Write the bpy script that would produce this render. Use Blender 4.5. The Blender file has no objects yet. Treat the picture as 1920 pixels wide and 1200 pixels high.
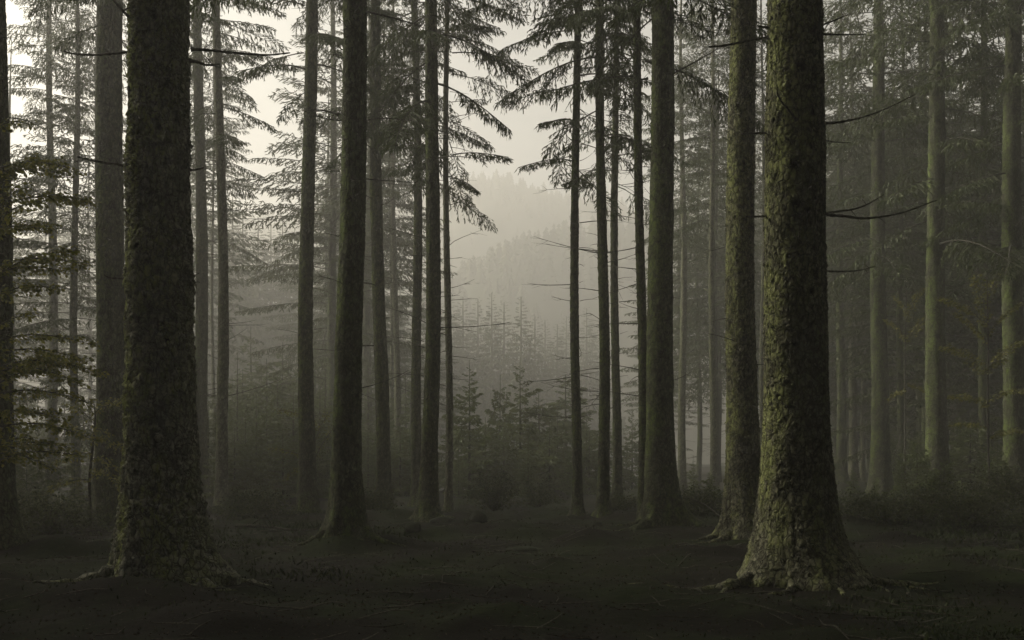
import bpy, math, random
import numpy as np
R = math.radians
rnd = random.Random(7)
sc = bpy.context.scene
COL = sc.collection

# ------------------------------------------------------------------ camera, world, sun, exposure
F = 1867.0            # focal length in pixels of the 1920 px wide photograph
HOR = 850.0           # pixel row of the horizon
EYE = 1.5
cd = bpy.data.cameras.new('camera')
cam = bpy.data.objects.new('camera', cd); COL.objects.link(cam)
cam.location = (0, 0, EYE); cam.rotation_euler = (R(90), 0, 0)
cd.lens = 36.0 * F / 1920.0; cd.sensor_width = 36.0
cd.shift_y = (HOR - 600.0) / 1920.0
cd.clip_start = 0.1; cd.clip_end = 5000
sc.camera = cam

SUN_AZ, SUN_EL = R(-70), R(30)
w = bpy.data.worlds.new('World'); sc.world = w; w.use_nodes = True
nt = w.node_tree; nt.nodes.clear()
sky = nt.nodes.new('ShaderNodeTexSky'); sky.sky_type = 'NISHITA'; sky.sun_disc = False
sky.sun_elevation = SUN_EL; sky.sun_rotation = SUN_AZ
sky.air_density = 1.0; sky.dust_density = 8.0; sky.ozone_density = 1.0
hs = nt.nodes.new('ShaderNodeHueSaturation'); hs.inputs['Saturation'].default_value = 0.35
bg = nt.nodes.new('ShaderNodeBackground'); bg.inputs['Strength'].default_value = 0.10
wo = nt.nodes.new('ShaderNodeOutputWorld')
nt.links.new(sky.outputs[0], hs.inputs['Color']); nt.links.new(hs.outputs[0], bg.inputs['Color'])
nt.links.new(bg.outputs[0], wo.inputs['Surface'])
sd = bpy.data.lights.new('sun', 'SUN'); sd.energy = 5.0; sd.angle = R(14); sd.color = (1.0, 0.93, 0.82)
so = bpy.data.objects.new('sun', sd); COL.objects.link(so)
so.location = (-30, 30, 60)
so.rotation_euler = (math.pi/2 - SUN_EL, 0, math.pi - SUN_AZ)

vs = sc.view_settings
sc.display_settings.display_device = 'sRGB'
vs.view_transform = 'Standard'; vs.look = 'None'; vs.gamma = 1.0; vs.use_curve_mapping = False
vs.exposure = 0.74
vs.use_white_balance = True; vs.white_balance_temperature = 6550; vs.white_balance_tint = 5
cy = sc.cycles
cy.use_denoising = True
try:
    cy.denoiser = 'OPENIMAGEDENOISE'; cy.denoising_input_passes = 'RGB_ALBEDO_NORMAL'; cy.denoising_prefilter = 'ACCURATE'
except Exception: pass
cy.max_bounces = 6; cy.diffuse_bounces = 2; cy.glossy_bounces = 1; cy.transmission_bounces = 2
cy.volume_bounces = 2; cy.transparent_max_bounces = 4
cy.sample_clamp_indirect = 4.0
cy.caustics_reflective = False; cy.caustics_refractive = False
HAZE_DENSITY = 0.0052

# ------------------------------------------------------------------ helpers
def tag(o, label=None, cat=None, group=None, kind=None):
    if label: o['label'] = label
    if cat: o['category'] = cat
    if group: o['group'] = group
    if kind: o['kind'] = kind
    return o

def hashf(i, j, k, seed):
    n = (i.astype(np.int64)*374761393 + j.astype(np.int64)*668265263 + k.astype(np.int64)*2147483647 + seed*974711) & 0x7fffffff
    n = (n ^ (n >> 13)) * 1274126177 & 0x7fffffff
    n = (n ^ (n >> 16)) * 60493 & 0x7fffffff
    return (n & 0xffff) / 65535.0

def vnoise(x, y, z, seed=0):
    xi, yi, zi = np.floor(x), np.floor(y), np.floor(z)
    fx, fy, fz = x-xi, y-yi, z-zi
    fx, fy, fz = [t*t*(3-2*t) for t in (fx, fy, fz)]
    r = 0
    for a in (0, 1):
        for b in (0, 1):
            for c in (0, 1):
                wgt = (fx if a else 1-fx)*(fy if b else 1-fy)*(fz if c else 1-fz)
                r = r + wgt*hashf(xi+a, yi+b, zi+c, seed)
    return r*2-1

def fbm(x, y, z, seed=0, o=3):
    r, a = 0, 1.0
    for k in range(o):
        r = r + a*vnoise(x*2**k, y*2**k, z*2**k, seed+k); a *= .5
    return r

def worley(u, v, nu, seed):
    """cellular noise, periodic in u with nu cells; F1, F2, random per cell, offset to the cell's centre"""
    ui, vi = np.floor(u), np.floor(v)
    f1 = np.full(u.shape, 9.); f2 = np.full(u.shape, 9.); rid = np.zeros(u.shape); dv = np.zeros(u.shape)
    for a in (-1, 0, 1):
        for b in (-1, 0, 1):
            cu, cv = ui+a, vi+b
            cm = np.mod(cu, nu)
            px = cu+.5+.8*(hashf(cm, cv, cm*0, seed)-.5); py = cv+.5+.8*(hashf(cm, cv, cm*0+1, seed)-.5)
            d = np.hypot(u-px, v-py); r = hashf(cm, cv, cm*0+2, seed)
            nearer = d < f1
            f2 = np.where(nearer, f1, np.minimum(f2, d))
            rid = np.where(nearer, r, rid); dv = np.where(nearer, v-py, dv); f1 = np.where(nearer, d, f1)
    return f1, f2, rid, dv

def sstep(a, b, x):
    t = np.clip((x-a)/(b-a), 0, 1); return t*t*(3-2*t)

def mesh(name, V, Q=None, T=None, mat=None, smooth=False, attrs=None, mats=None, midx=None):
    V = np.asarray(V, dtype=np.float32).reshape(-1, 3)
    me = bpy.data.meshes.new(name)
    nq = 0 if Q is None else len(Q); ntr = 0 if T is None else len(T)
    me.vertices.add(len(V)); me.vertices.foreach_set('co', V.ravel())
    parts = []
    if nq: parts.append(np.asarray(Q, dtype=np.int32).ravel())
    if ntr: parts.append(np.asarray(T, dtype=np.int32).ravel())
    li = np.concatenate(parts); me.loops.add(len(li)); me.loops.foreach_set('vertex_index', li)
    me.polygons.add(nq+ntr)
    tot = np.concatenate([np.full(nq, 4, np.int32), np.full(ntr, 3, np.int32)])
    st = np.concatenate([[0], np.cumsum(tot)[:-1]]).astype(np.int32)
    me.polygons.foreach_set('loop_start', st)
    me.polygons.foreach_set('loop_total', tot)
    if smooth: me.polygons.foreach_set('use_smooth', np.ones(nq+ntr, dtype=bool))
    if mats:
        for m in mats: me.materials.append(m)
        me.polygons.foreach_set('material_index', np.asarray(midx, dtype=np.int32))
    elif mat: me.materials.append(mat)
    if attrs:
        for k, a in attrs.items():
            at = me.attributes.new(k, 'FLOAT', 'POINT'); at.data.foreach_set('value', np.asarray(a, dtype=np.float32).ravel())
    me.update(calc_edges=True)
    return me

def obj(name, me, parent=None, loc=(0, 0, 0), rz=0.0, scale=None):
    o = bpy.data.objects.new(name, me); COL.objects.link(o)
    o.location = loc; o.rotation_euler = (0, 0, rz)
    if scale: o.scale = (scale,)*3 if not hasattr(scale, '__len__') else scale
    if parent: o.parent = parent
    return o

def P(px, py, d):
    return np.array([(px-960)/F*d, d, EYE+(HOR-py)/F*d])

class Acc:
    def __init__(s): s.V = []; s.Q = []; s.n = 0; s.A = []
    def add(s, V, Q, a=None):
        s.V.append(V); s.Q.append(Q+s.n); s.n += len(V)
        s.A.append(np.full(len(V), 0. if a is None else a) if np.isscalar(a) or a is None else a)
    def get(s): return np.concatenate(s.V), np.concatenate(s.Q), np.concatenate(s.A)

def tube(pts, rad, k=5, jag=0.0, rng=None):
    pts = np.asarray(pts, float); n = len(pts); rad = np.asarray(rad, float)*np.ones(n)
    d = np.gradient(pts, axis=0); d /= np.linalg.norm(d, axis=1)[:, None]+1e-9
    up = np.array([0, 0, 1.]) if abs(d[:, 2]).mean() < .8 else np.array([1., 0, 0])
    s = np.cross(d, up); s /= np.linalg.norm(s, axis=1)[:, None]+1e-9
    t = np.cross(s, d)
    a = np.arange(k)*2*math.pi/k
    rr = rad[:, None]*np.ones(k)
    if jag: rr = rr*(1+jag*(np.random.RandomState(int(abs(pts[0, 0]*997+pts[0, 2]*131))%99999).rand(n, k)-.5)*2)
    V = pts[:, None, :]+rr[..., None]*(np.cos(a)[None, :, None]*s[:, None, :]+np.sin(a)[None, :, None]*t[:, None, :])
    V = V.reshape(-1, 3)
    i = np.arange(n-1)[:, None]*k; j = np.arange(k)[None, :]; j2 = (j+1) % k
    Q = np.stack([i+j, i+j2, i+k+j2, i+k+j], -1).reshape(-1, 4)
    caps = []
    if k == 4: caps = [[3, 2, 1, 0], [(n-1)*k+q for q in range(4)]]
    if k in (6, 8):
        b = (n-1)*k
        for q in range(1, k-2, 2):
            caps.append([0, q+2, q+1, q]); caps.append([b, b+q, b+q+1, b+q+2])
    if k == 5:
        b = (n-1)*k; caps = [[0, 3, 2, 1], [b, b+1, b+2, b+3]]
    if caps: Q = np.concatenate([Q, np.array(caps)])
    return V, Q

def spline(ctrl, n):
    c = np.asarray(ctrl, float)
    if len(c) == 2: return c[0]+(c[1]-c[0])*np.linspace(0, 1, n)[:, None]
    c = np.vstack([2*c[0]-c[1], c, 2*c[-1]-c[-2]]); m = len(c)-3
    out = []
    for t in np.linspace(0, m-1e-6, n):
        i = int(t); f = t-i; p0, p1, p2, p3 = c[i:i+4]
        out.append(.5*((2*p1)+(p2-p0)*f+(2*p0-5*p1+4*p2-p3)*f*f+(3*p1-p0-3*p2+p3)*f**3))
    return np.array(out)

# ------------------------------------------------------------------ materials
def newmat(name):
    m = bpy.data.materials.new(name); m.use_nodes = True; t = m.node_tree
    b = t.nodes['Principled BSDF']; b.inputs['Specular IOR Level'].default_value = .25
    return m, t, b

def N(t, typ, **kw):
    n = t.nodes.new(typ)
    for k, v in kw.items():
        if k in n.inputs.keys(): n.inputs[k].default_value = v
        else: setattr(n, k, v)
    return n

def mixc(t, fac, a, b):
    m = t.nodes.new('ShaderNodeMix'); m.data_type = 'RGBA'
    for s, v in ((0, fac), (6, a), (7, b)):
        if hasattr(v, 'is_output') or isinstance(v, bpy.types.NodeSocket): t.links.new(v, m.inputs[s])
        else: m.inputs[s].default_value = v if s == 0 else (*v, 1)
    return m.outputs[2]

def ramp(t, src, a, b):
    m = t.nodes.new('ShaderNodeMapRange'); t.links.new(src, m.inputs[0]); m.inputs[1].default_value = a; m.inputs[2].default_value = b
    return m.outputs[0]

def mul(t, a, b, op='MULTIPLY'):
    m = t.nodes.new('ShaderNodeMath'); m.operation = op
    for i, v in enumerate((a, b)):
        if isinstance(v, bpy.types.NodeSocket): t.links.new(v, m.inputs[i])
        else: m.inputs[i].default_value = v
    m.use_clamp = op == 'MULTIPLY'
    return m.outputs[0]

def bark_mat(name, dark, light, moss, moss_amt, fine=1.0, bump=.6, crack=17.0, dirt=.6):
    m, t, b = newmat(name)
    tc = N(t, 'ShaderNodeTexCoord'); info = N(t, 'ShaderNodeObjectInfo')
    geo = N(t, 'ShaderNodeNewGeometry')
    mp = N(t, 'ShaderNodeMapping'); t.links.new(tc.outputs['Object'], mp.inputs[0]); mp.inputs['Scale'].default_value = (1, 1, .45)
    n1 = N(t, 'ShaderNodeTexNoise', Scale=26*fine, Detail=6.0, Roughness=.65); t.links.new(mp.outputs[0], n1.inputs['Vector'])
    n2 = N(t, 'ShaderNodeTexNoise', Scale=2.2, Detail=4.0, Roughness=.6); t.links.new(mp.outputs[0], n2.inputs['Vector'])
    n3 = N(t, 'ShaderNodeTexNoise', Scale=9.0, Detail=5.0, Roughness=.7); t.links.new(tc.outputs['Object'], n3.inputs['Vector'])
    at = N(t, 'ShaderNodeAttribute'); at.attribute_name = 'plate'
    fac = mul(t, mul(t, ramp(t, n1.outputs[0], .36, .68), .5), mul(t, ramp(t, at.outputs['Fac'], .25, .8), .5), 'ADD')
    c = mixc(t, fac, dark, light)
    n4 = N(t, 'ShaderNodeTexNoise', Scale=5.5, Detail=5.0, Roughness=.7); t.links.new(tc.outputs['Object'], n4.inputs['Vector'])
    c = mixc(t, mul(t, ramp(t, n4.outputs[0], .48, .66), dirt), c, tuple(.8*q for q in dark))
    # cracks between the scales
    warp = t.nodes.new('ShaderNodeMix'); warp.data_type = 'VECTOR'; warp.inputs[0].default_value = .10
    mp2 = N(t, 'ShaderNodeMapping'); t.links.new(tc.outputs['Object'], mp2.inputs[0]); mp2.inputs['Scale'].default_value = (1, 1, .5)
    nw = N(t, 'ShaderNodeTexNoise', Scale=9.0, Detail=3.0); t.links.new(tc.outputs['Object'], nw.inputs['Vector'])
    t.links.new(mp2.outputs[0], warp.inputs[4]); t.links.new(nw.outputs[1], warp.inputs[5])
    vc = N(t, 'ShaderNodeTexVoronoi', Scale=crack); vc.feature = 'DISTANCE_TO_EDGE'; t.links.new(warp.outputs[1], vc.inputs['Vector'])
    vd = N(t, 'ShaderNodeTexVoronoi', Scale=crack); t.links.new(warp.outputs[1], vd.inputs['Vector'])
    ck = ramp(t, vc.outputs['Distance'], 0, .16)
    c = mixc(t, mul(t, ramp(t, vc.outputs['Distance'], .14, 0), .75), c, tuple(.55*q for q in dark))
    tone = N(t, 'ShaderNodeSeparateColor'); t.links.new(vd.outputs['Color'], tone.inputs[0])
    c = mixc(t, mul(t, tone.outputs[0], .35), c, dark)
    # algae in patches all round; towards -X its pale tone also paints the lit side
    dot = t.nodes.new('ShaderNodeVectorMath'); dot.operation = 'DOT_PRODUCT'
    t.links.new(geo.outputs['Normal'], dot.inputs[0]); dot.inputs[1].default_value = (-.94, -.34, 0)
    side = ramp(t, dot.outputs['Value'], -.3, .9)
    mk = mul(t, ramp(t, n2.outputs[0], .42, .58), moss_amt)
    mk = mul(t, mk, mul(t, mul(t, side, .75), .25, 'ADD'))
    mk2 = mul(t, mk, ramp(t, n3.outputs[0], .38, .56))
    c = mixc(t, mul(t, mk2, mul(t, mul(t, ck, .6), .4, 'ADD')), c, moss)
    # lichen flecks
    vo = N(t, 'ShaderNodeTexNoise', Scale=38.0, Detail=2.0); t.links.new(tc.outputs['Object'], vo.inputs['Vector'])
    li = mul(t, ramp(t, vo.outputs[0], .68, .74), .45)
    c = mixc(t, li, c, (.20, .21, .16))
    kn = N(t, 'ShaderNodeAttribute'); kn.attribute_name = 'knot'
    c = mixc(t, kn.outputs['Fac'], c, (.012, .010, .008))
    t.links.new(c, b.inputs['Base Color']); b.inputs['Roughness'].default_value = .92; b.inputs['Specular IOR Level'].default_value = .12
    bp = N(t, 'ShaderNodeBump', Strength=bump, Distance=.012); t.links.new(n1.outputs[0], bp.inputs['Height'])
    b2 = N(t, 'ShaderNodeBump', Strength=.9, Distance=.016); t.links.new(ck, b2.inputs['Height']); t.links.new(bp.outputs[0], b2.inputs['Normal'])
    t.links.new(b2.outputs[0], b.inputs['Normal'])
    return m

M = {}
M['bark_scaly'] = bark_mat('scaly spruce bark', (.050, .050, .036), (.42, .41, .31), (.30, .33, .10), 1.3, dirt=.25)  # moss colour raised to paint in the lit edge
M['bark_moss'] = bark_mat('mossy grained spruce bark', (.026, .025, .016), (.30, .29, .19), (.27, .29, .11), 1.0, 1.8, 1.0)  # moss brightened to stand for sunlight on its side
M['bark'] = bark_mat('spruce bark', (.028, .029, .017), (.170, .175, .108), (.12, .155, .042), 1.0)
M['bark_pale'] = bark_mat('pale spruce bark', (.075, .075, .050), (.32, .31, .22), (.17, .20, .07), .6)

def wood_mat(name, a, b_, rough=.9):
    m, t, b = newmat(name)
    tc = N(t, 'ShaderNodeTexCoord'); n = N(t, 'ShaderNodeTexNoise', Scale=30.0, Detail=4.0); t.links.new(tc.outputs['Object'], n.inputs['Vector'])
    t.links.new(mixc(t, ramp(t, n.outputs[0], .35, .65), a, b_), b.inputs['Base Color']); b.inputs['Roughness'].default_value = rough
    return m
M['dead'] = wood_mat('dead twig wood', (.030, .026, .018), (.10, .095, .07))
M['root'] = bark_mat('mossy root bark', (.030, .026, .018), (.085, .075, .05), (.045, .055, .018), 1.0)

def leaf_mat(name, a, b_, c_=None, trans=.25, rough=.6):
    m, t, b = newmat(name)
    at = N(t, 'ShaderNodeAttribute'); at.attribute_name = 'tone'
    info = N(t, 'ShaderNodeObjectInfo')
    col = mixc(t, at.outputs['Fac'], a, b_)
    if c_: col = mixc(t, mul(t, info.outputs['Random'], .35), col, c_)
    t.links.new(col, b.inputs['Base Color']); b.inputs['Roughness'].default_value = rough
    tr = N(t, 'ShaderNodeBsdfTranslucent'); t.links.new(col, tr.inputs[0])
    mx = N(t, 'ShaderNodeMixShader'); mx.inputs[0].default_value = trans
    out = t.nodes['Material Output']
    t.links.new(b.outputs[0], mx.inputs[1]); t.links.new(tr.outputs[0], mx.inputs[2]); t.links.new(mx.outputs[0], out.inputs['Surface'])
    return m
M['needles'] = leaf_mat('spruce needles', (.022, .036, .008), (.085, .108, .028), (.055, .06, .018))
M['young_needles'] = leaf_mat('young spruce needles', (.040, .056, .016), (.15, .18, .055), (.08, .085, .03))
M['beech'] = leaf_mat('beech leaves', (.085, .095, .016), (.22, .21, .045), None, .4)
M['shrub'] = leaf_mat('shrub leaves', (.028, .036, .012), (.085, .095, .035), None, .3)
M['cover'] = leaf_mat('moss and bilberry leaves', (.014, .022, .006), (.05, .064, .018), None, .2)
M['litter'] = leaf_mat('fallen leaves and needles', (.016, .012, .007), (.07, .052, .028), None, .1)

def ground_mat():
    m, t, b = newmat('mossy forest soil')
    tc = N(t, 'ShaderNodeTexCoord')
    n1 = N(t, 'ShaderNodeTexNoise', Scale=.55, Detail=6.0, Roughness=.62); n2 = N(t, 'ShaderNodeTexNoise', Scale=9.0, Detail=8.0, Roughness=.7)
    n3 = N(t, 'ShaderNodeTexNoise', Scale=60.0, Detail=3.0)
    for n in (n1, n2, n3): t.links.new(tc.outputs['Object'], n.inputs['Vector'])
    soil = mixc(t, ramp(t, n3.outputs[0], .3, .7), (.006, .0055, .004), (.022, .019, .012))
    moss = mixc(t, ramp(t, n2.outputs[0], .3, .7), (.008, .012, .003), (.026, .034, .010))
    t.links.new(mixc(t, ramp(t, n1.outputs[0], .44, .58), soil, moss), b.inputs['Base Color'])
    b.inputs['Roughness'].default_value = .95; b.inputs['Specular IOR Level'].default_value = .1
    bp = N(t, 'ShaderNodeBump', Strength=.8, Distance=.03); t.links.new(n2.outputs[0], bp.inputs['Height']); t.links.new(bp.outputs[0], b.inputs['Normal'])
    return m
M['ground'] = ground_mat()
def stone_mat():
    m, t, b = newmat('mossy stone')
    tc = N(t, 'ShaderNodeTexCoord'); geo = N(t, 'ShaderNodeNewGeometry'); sp = N(t, 'ShaderNodeSeparateXYZ'); t.links.new(geo.outputs['Normal'], sp.inputs[0])
    n = N(t, 'ShaderNodeTexNoise', Scale=14.0, Detail=6.0); t.links.new(tc.outputs['Object'], n.inputs['Vector'])
    c = mixc(t, ramp(t, n.outputs[0], .3, .7), (.025, .024, .018), (.065, .062, .05))
    c = mixc(t, mul(t, ramp(t, sp.outputs[2], .0, .8), ramp(t, n.outputs[0], .3, .55)), c, (.018, .025, .007))
    t.links.new(c, b.inputs['Base Color']); b.inputs['Roughness'].default_value = .9
    bp = N(t, 'ShaderNodeBump', Strength=.5, Distance=.02); t.links.new(n.outputs[0], bp.inputs['Height']); t.links.new(bp.outputs[0], b.inputs['Normal'])
    return m
M['stone'] = stone_mat()
def hill_mat():
    m, t, b = newmat('forested hillside')
    tc = N(t, 'ShaderNodeTexCoord'); n = N(t, 'ShaderNodeTexNoise', Scale=.08, Detail=6.0); t.links.new(tc.outputs['Object'], n.inputs['Vector'])
    t.links.new(mixc(t, ramp(t, n.outputs[0], .35, .65), (.022, .030, .014), (.055, .06, .028)), b.inputs['Base Color']); b.inputs['Roughness'].default_value = 1
    return m
M['hill'] = hill_mat()
def haze_mat():
    m = bpy.data.materials.new('forest mist'); m.use_nodes = True; t = m.node_tree; t.nodes.clear()
    v = t.nodes.new('ShaderNodeVolumePrincipled'); v.inputs['Color'].default_value = (.84, .81, .765, 1)
    v.inputs['Density'].default_value = HAZE_DENSITY; v.inputs['Anisotropy'].default_value = .5
    o = t.nodes.new('ShaderNodeOutputMaterial'); t.links.new(v.outputs[0], o.inputs['Volume'])
    return m
M['haze'] = haze_mat()

# ------------------------------------------------------------------ terrain
BASES = [(-3.95, 11.2, .95), (3.35, 11.7, 1.05), (-2.52, 15.2, .7), (2.92, 19.4, .8), (3.9, 16.8, .8), (-8.05, 20, .8), (-1.8, 21.5, .6)]
def gz(x, y):
    x = np.asarray(x, float); y = np.asarray(y, float)
    side = sstep(7, 20, np.abs(x-.5)-np.clip(y-60, 0, 400)*.035)
    start = 36+sstep(0, 1, side)*95
    t = np.clip((y-start)/85, 0, 1)
    z = -17*t*t*(3-2*t)
    near = 1-sstep(30, 90, np.hypot(x, y))
    z = z+fbm(x*.22, y*.22, x*0, 3, 3)*(.10*near+.35*(1-near))
    z = z+fbm(x*1.3, y*1.3, x*0, 9, 3)*.035*near+np.maximum(fbm(x*.8, y*.8, x*0+3, 14, 3)-.15, 0)*.17*near
    for bx, by, br in BASES: z = z+.055*np.exp(-((x-bx)**2+(y-by)**2)/(br*br))
    z = z+.30*np.exp(-((x-11.5)/4.5)**2-((y-24)/7)**2)+.18*np.exp(-((x+8)/3)**2-((y-15)/5)**2)
    return z
def gzf(x, y): return float(gz(np.array([x]), np.array([y]))[0])

def terrain():
    def axis(lim, near, step, g):
        a = list(np.arange(0, near, step)); s = step
        while a[-1] < lim: s *= g; a.append(a[-1]+s)
        a[-1] = lim
        return a
    xa = axis(430, 13, .14, 1.07); X = np.array([-v for v in xa[:0:-1]]+xa)
    yb = axis(60, .5, .3, 1.15); yf = axis(490, 32, .15, 1.06)
    Y = np.array([-v for v in yb[:0:-1]]+yf)
    gx, gy = np.meshgrid(X, Y); z = gz(gx, gy)
    near = (np.abs(gx) < 16) & (gy < 42) & (gy > 3)
    z = z+np.where(near, np.abs(fbm(gx*4.1, gy*4.1, gx*0, 21, 3))*.035-.012, 0)
    V = np.stack([gx, gy, z], -1).reshape(-1, 3); nx = len(X)
    i, j = np.meshgrid(np.arange(len(Y)-1), np.arange(nx-1), indexing='ij'); a = (i*nx+j).ravel()
    Q = np.stack([a, a+1, a+nx+1, a+nx], -1)
    tag(obj('ground', mesh('ground', V, Q, mat=M['ground'], smooth=True)), kind='structure')
terrain()

def hill(name, y0, prof, depth, seed, rough):
    """a ridge whose crest runs along X at distance y0; prof = [(x, z)]"""
    xs = np.arange(-260, 261, 3.5); px, pz = zip(*prof); cz = np.interp(xs, px, pz)
    us = np.linspace(-1, 1, 41)
    gx, u = np.meshgrid(xs, us, indexing='ij'); c = cz[:, None]*np.ones_like(u)
    s = np.cos(np.clip(u, -1, 1)*math.pi/2)**1.1
    z = -24+(c+24)*s+fbm(gx*.02, u*4, gx*0, seed, 4)*rough*s*.6
    V = np.stack([gx, y0+u*depth, z], -1)
    n, k = gx.shape; i, j = np.meshgrid(np.arange(n-1), np.arange(k-1), indexing='ij'); a = (i*k+j).ravel()
    o = tag(obj(name, mesh(name, V, np.stack([a, a+k, a+k+1, a+1], -1), mat=M['hill'], smooth=True)), kind='structure')
    def at(x, u_):
        c = np.interp(x, px, pz); s = np.cos(u_*math.pi/2)**1.1
        return -24+(c+24)*s+fbm(x*.02, u_*4, x*0, seed, 4)*rough*s*.6
    return at
def hp(px, py, d): return ((px-960)/F*d, EYE+(HOR-py)/F*d-3.2)
H1D, H2D = 240., 330.
h1 = hill('near_hill', H1D, [hp(-900, 640, H1D), hp(300, 600, H1D), hp(700, 560, H1D), hp(860, 512, H1D), hp(920, 478, H1D), hp(980, 446, H1D), hp(1030, 433, H1D), hp(1120, 418, H1D), hp(1500, 400, H1D), hp(2600, 420, H1D)], 75, 5, 6)
h2 = hill('far_ridge', H2D, [hp(-400, 470, H2D), hp(100, 425, H2D), hp(420, 405, H2D), hp(520, 400, H2D), hp(640, 405, H2D), hp(820, 378, H2D), hp(880, 356, H2D), hp(925, 348, H2D), hp(980, 362, H2D), hp(1060, 388, H2D), hp(1150, 398, H2D), hp(1500, 420, H2D), hp(2200, 440, H2D)], 95, 8, 7)

def cone_tree(k=7, tiers=6, seed=0):
    """small conifer: drooping ragged tiers"""
    rg = np.random.RandomState(seed); V = []; Tt = []; n = 0
    for t in range(tiers):
        z = .12+.80*t/tiers; r = .19*(1-t/tiers)**.8+.02
        V.append([[0, 0, z+.26*(1-t/tiers)+.06]]); ring = []
        for q in range(k*2):
            a = q*math.pi/k+rg.rand()*.3; rr = r*(1 if q % 2 else .55)*(.75+.5*rg.rand())
            ring.append([rr*math.cos(a), rr*math.sin(a), z-.03*rg.rand()])
        V.append(ring)
        for q in range(k*2): Tt.append([n, n+1+q, n+1+(q+1) % (k*2)])
        n += 1+k*2
    return np.concatenate([np.array(v) for v in V]), np.array(Tt)
CT = [cone_tree(4, 5, s) for s in range(4)]
def hill_forest(name, at, y0, depth, n, hmin, hmax, xr, seed, label):
    rg = np.random.RandomState(seed); Vs = []; Ts = []; m = 0
    x = rg.uniform(xr[0], xr[1], n); u = -np.abs(rg.rand(n)**1.6)*.8+.05; z = at(x, u)
    for i in range(n):
        V, T = CT[i % 4]; h = rg.uniform(hmin, hmax); a = rg.rand()*6.28; c, s = math.cos(a), math.sin(a)
        W = np.stack([V[:, 0]*c-V[:, 1]*s, V[:, 0]*s+V[:, 1]*c, V[:, 2]], -1)*h*np.array([1.15, 1.15, 1])+[x[i], y0+u[i]*depth, z[i]-.5]
        Vs.append(W); Ts.append(T+m); m += len(W)
    tag(obj(name, mesh(name, np.concatenate(Vs), T=np.concatenate(Ts), mat=M['hill'])), label, 'forest', kind='stuff')
hill_forest('hill_forest', h1, H1D, 75, 1300, 3.5, 7.5, (-70, 90), 1, 'misty conifer wood covering the nearer hill beyond the valley')
hill_forest('ridge_forest', h2, H2D, 95, 1000, 3, 5.5, (-120, 65), 2, 'barely visible conifer wood covering the far ridge')

# ------------------------------------------------------------------ spruce foliage
def ribbons(P0, P1, W, rg, flat=False):
    """needle-covered twigs: each a slim leaf-shaped blade from P0 to P1"""
    d = P1-P0; L = np.linalg.norm(d, axis=1)[:, None]+1e-9; dn = d/L
    r = rg.normal(size=d.shape)
    if flat: r[:, 2] *= .25
    s = np.cross(dn, r); s /= np.linalg.norm(s, axis=1)[:, None]+1e-9
    s = s*W[:, None]*.5
    V = np.stack([P0, P0+.45*d+s, P1, P0+.4*d-s], 1).reshape(-1, 3)
    return V, np.arange(len(P0)*4).reshape(-1, 4)

def bough(L, rg, step=.075, droop=.5, twl=.13, w=.03, dens=1.0, bare=.22, hang=1.0, sidef=.36, k3=2):
    """spruce bough along +X from the origin: arched stem, side twigs, hanging twiglets. Returns (blades V, tone, wood tubes)"""
    n = 9; t = np.linspace(0, 1, n)
    ax = np.stack([L*t*(1-.06*t), .05*L*np.sin(t*3+rg.rand()*6)*t, L*(.16*t-droop*t**2*.9+droop*.35*t**3)], -1)
    A0, A1, AW, AT = [], [], [], []; wood = [(ax, .016*(L/2.5)**.8*(1-.85*t)+.003, 4)]
    s = L*bare; sd_ = 1
    while s < L*.99:
        f = s/L; p = np.array([np.interp(f, t, ax[:, q]) for q in range(3)])
        l = L*sidef*(1-f)**.75*(.55+.7*rg.rand())+.10
        if f < bare+.18: l *= .45+.4*rg.rand()
        a = R(62-20*f+rg.uniform(-10, 10))*sd_; sd_ = -sd_
        d = np.array([math.cos(a), math.sin(a), rg.uniform(-.12, .12)-.1]); k = max(2, int(l/.10)); q = p
        pts = [q]
        for i in range(k):
            d = d+np.array([.03, 0, -.085*hang]); d /= np.linalg.norm(d); q2 = q+d*l/k
            A0.append(q); A1.append(q2+d*.03); AW.append(w*1.1); AT.append(.35+.5*i/k)
            for _ in range(k3 if dens >= 1 else 1):
                if rg.rand() < dens*.92:
                    side = np.cross(d, [0, 0, 1.])*rg.choice([-1, 1])
                    dd = d*rg.uniform(.2, .9)+side*rg.uniform(.1, .8)+np.array([0, 0, -rg.uniform(.2, 1.5)*hang]); dd /= np.linalg.norm(dd)
                    ll = twl*rg.uniform(.5, 1.6)*(1 if i < k-1 else .8)
                    o = q+(q2-q)*rg.rand()
                    A0.append(o); A1.append(o+dd*ll); AW.append(w); AT.append(rg.rand())
                    if ll > .12 and dens >= 1:
                        m_ = o+dd*ll*.5; e = dd+rg.normal(size=3)*.5; e /= np.linalg.norm(e)
                        A0.append(m_); A1.append(m_+e*ll*.5); AW.append(w*.8); AT.append(rg.rand())
            q = q2; pts.append(q)
        if l > .35: wood.append((np.array([pts[0], pts[len(pts)//2], pts[-1]]), np.array([.006, .004, .002])*(L/2.5)**.5, 3))
        s += step*rg.uniform(.7, 1.4)
    # tip
    A0.append(ax[-2]); A1.append(ax[-1]+(ax[-1]-ax[-2])*.5); AW.append(w*1.2); AT.append(.8)
    A0, A1, AW = np.array(A0), np.array(A1), np.array(AW)
    V, Q = ribbons(A0, A1, AW, rg)
    tone = np.repeat(np.array(AT)*.75+.25*rg.rand(len(AT)), 4)
    WV, WQ, m = [], [], 0
    for pts, rad, k in wood:
        v, q_ = tube(pts, rad, k); WV.append(v); WQ.append(q_+m); m += len(v)
    return dict(V=V, tone=tone, WV=np.concatenate(WV), WQ=np.concatenate(WQ), L=L)

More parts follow.
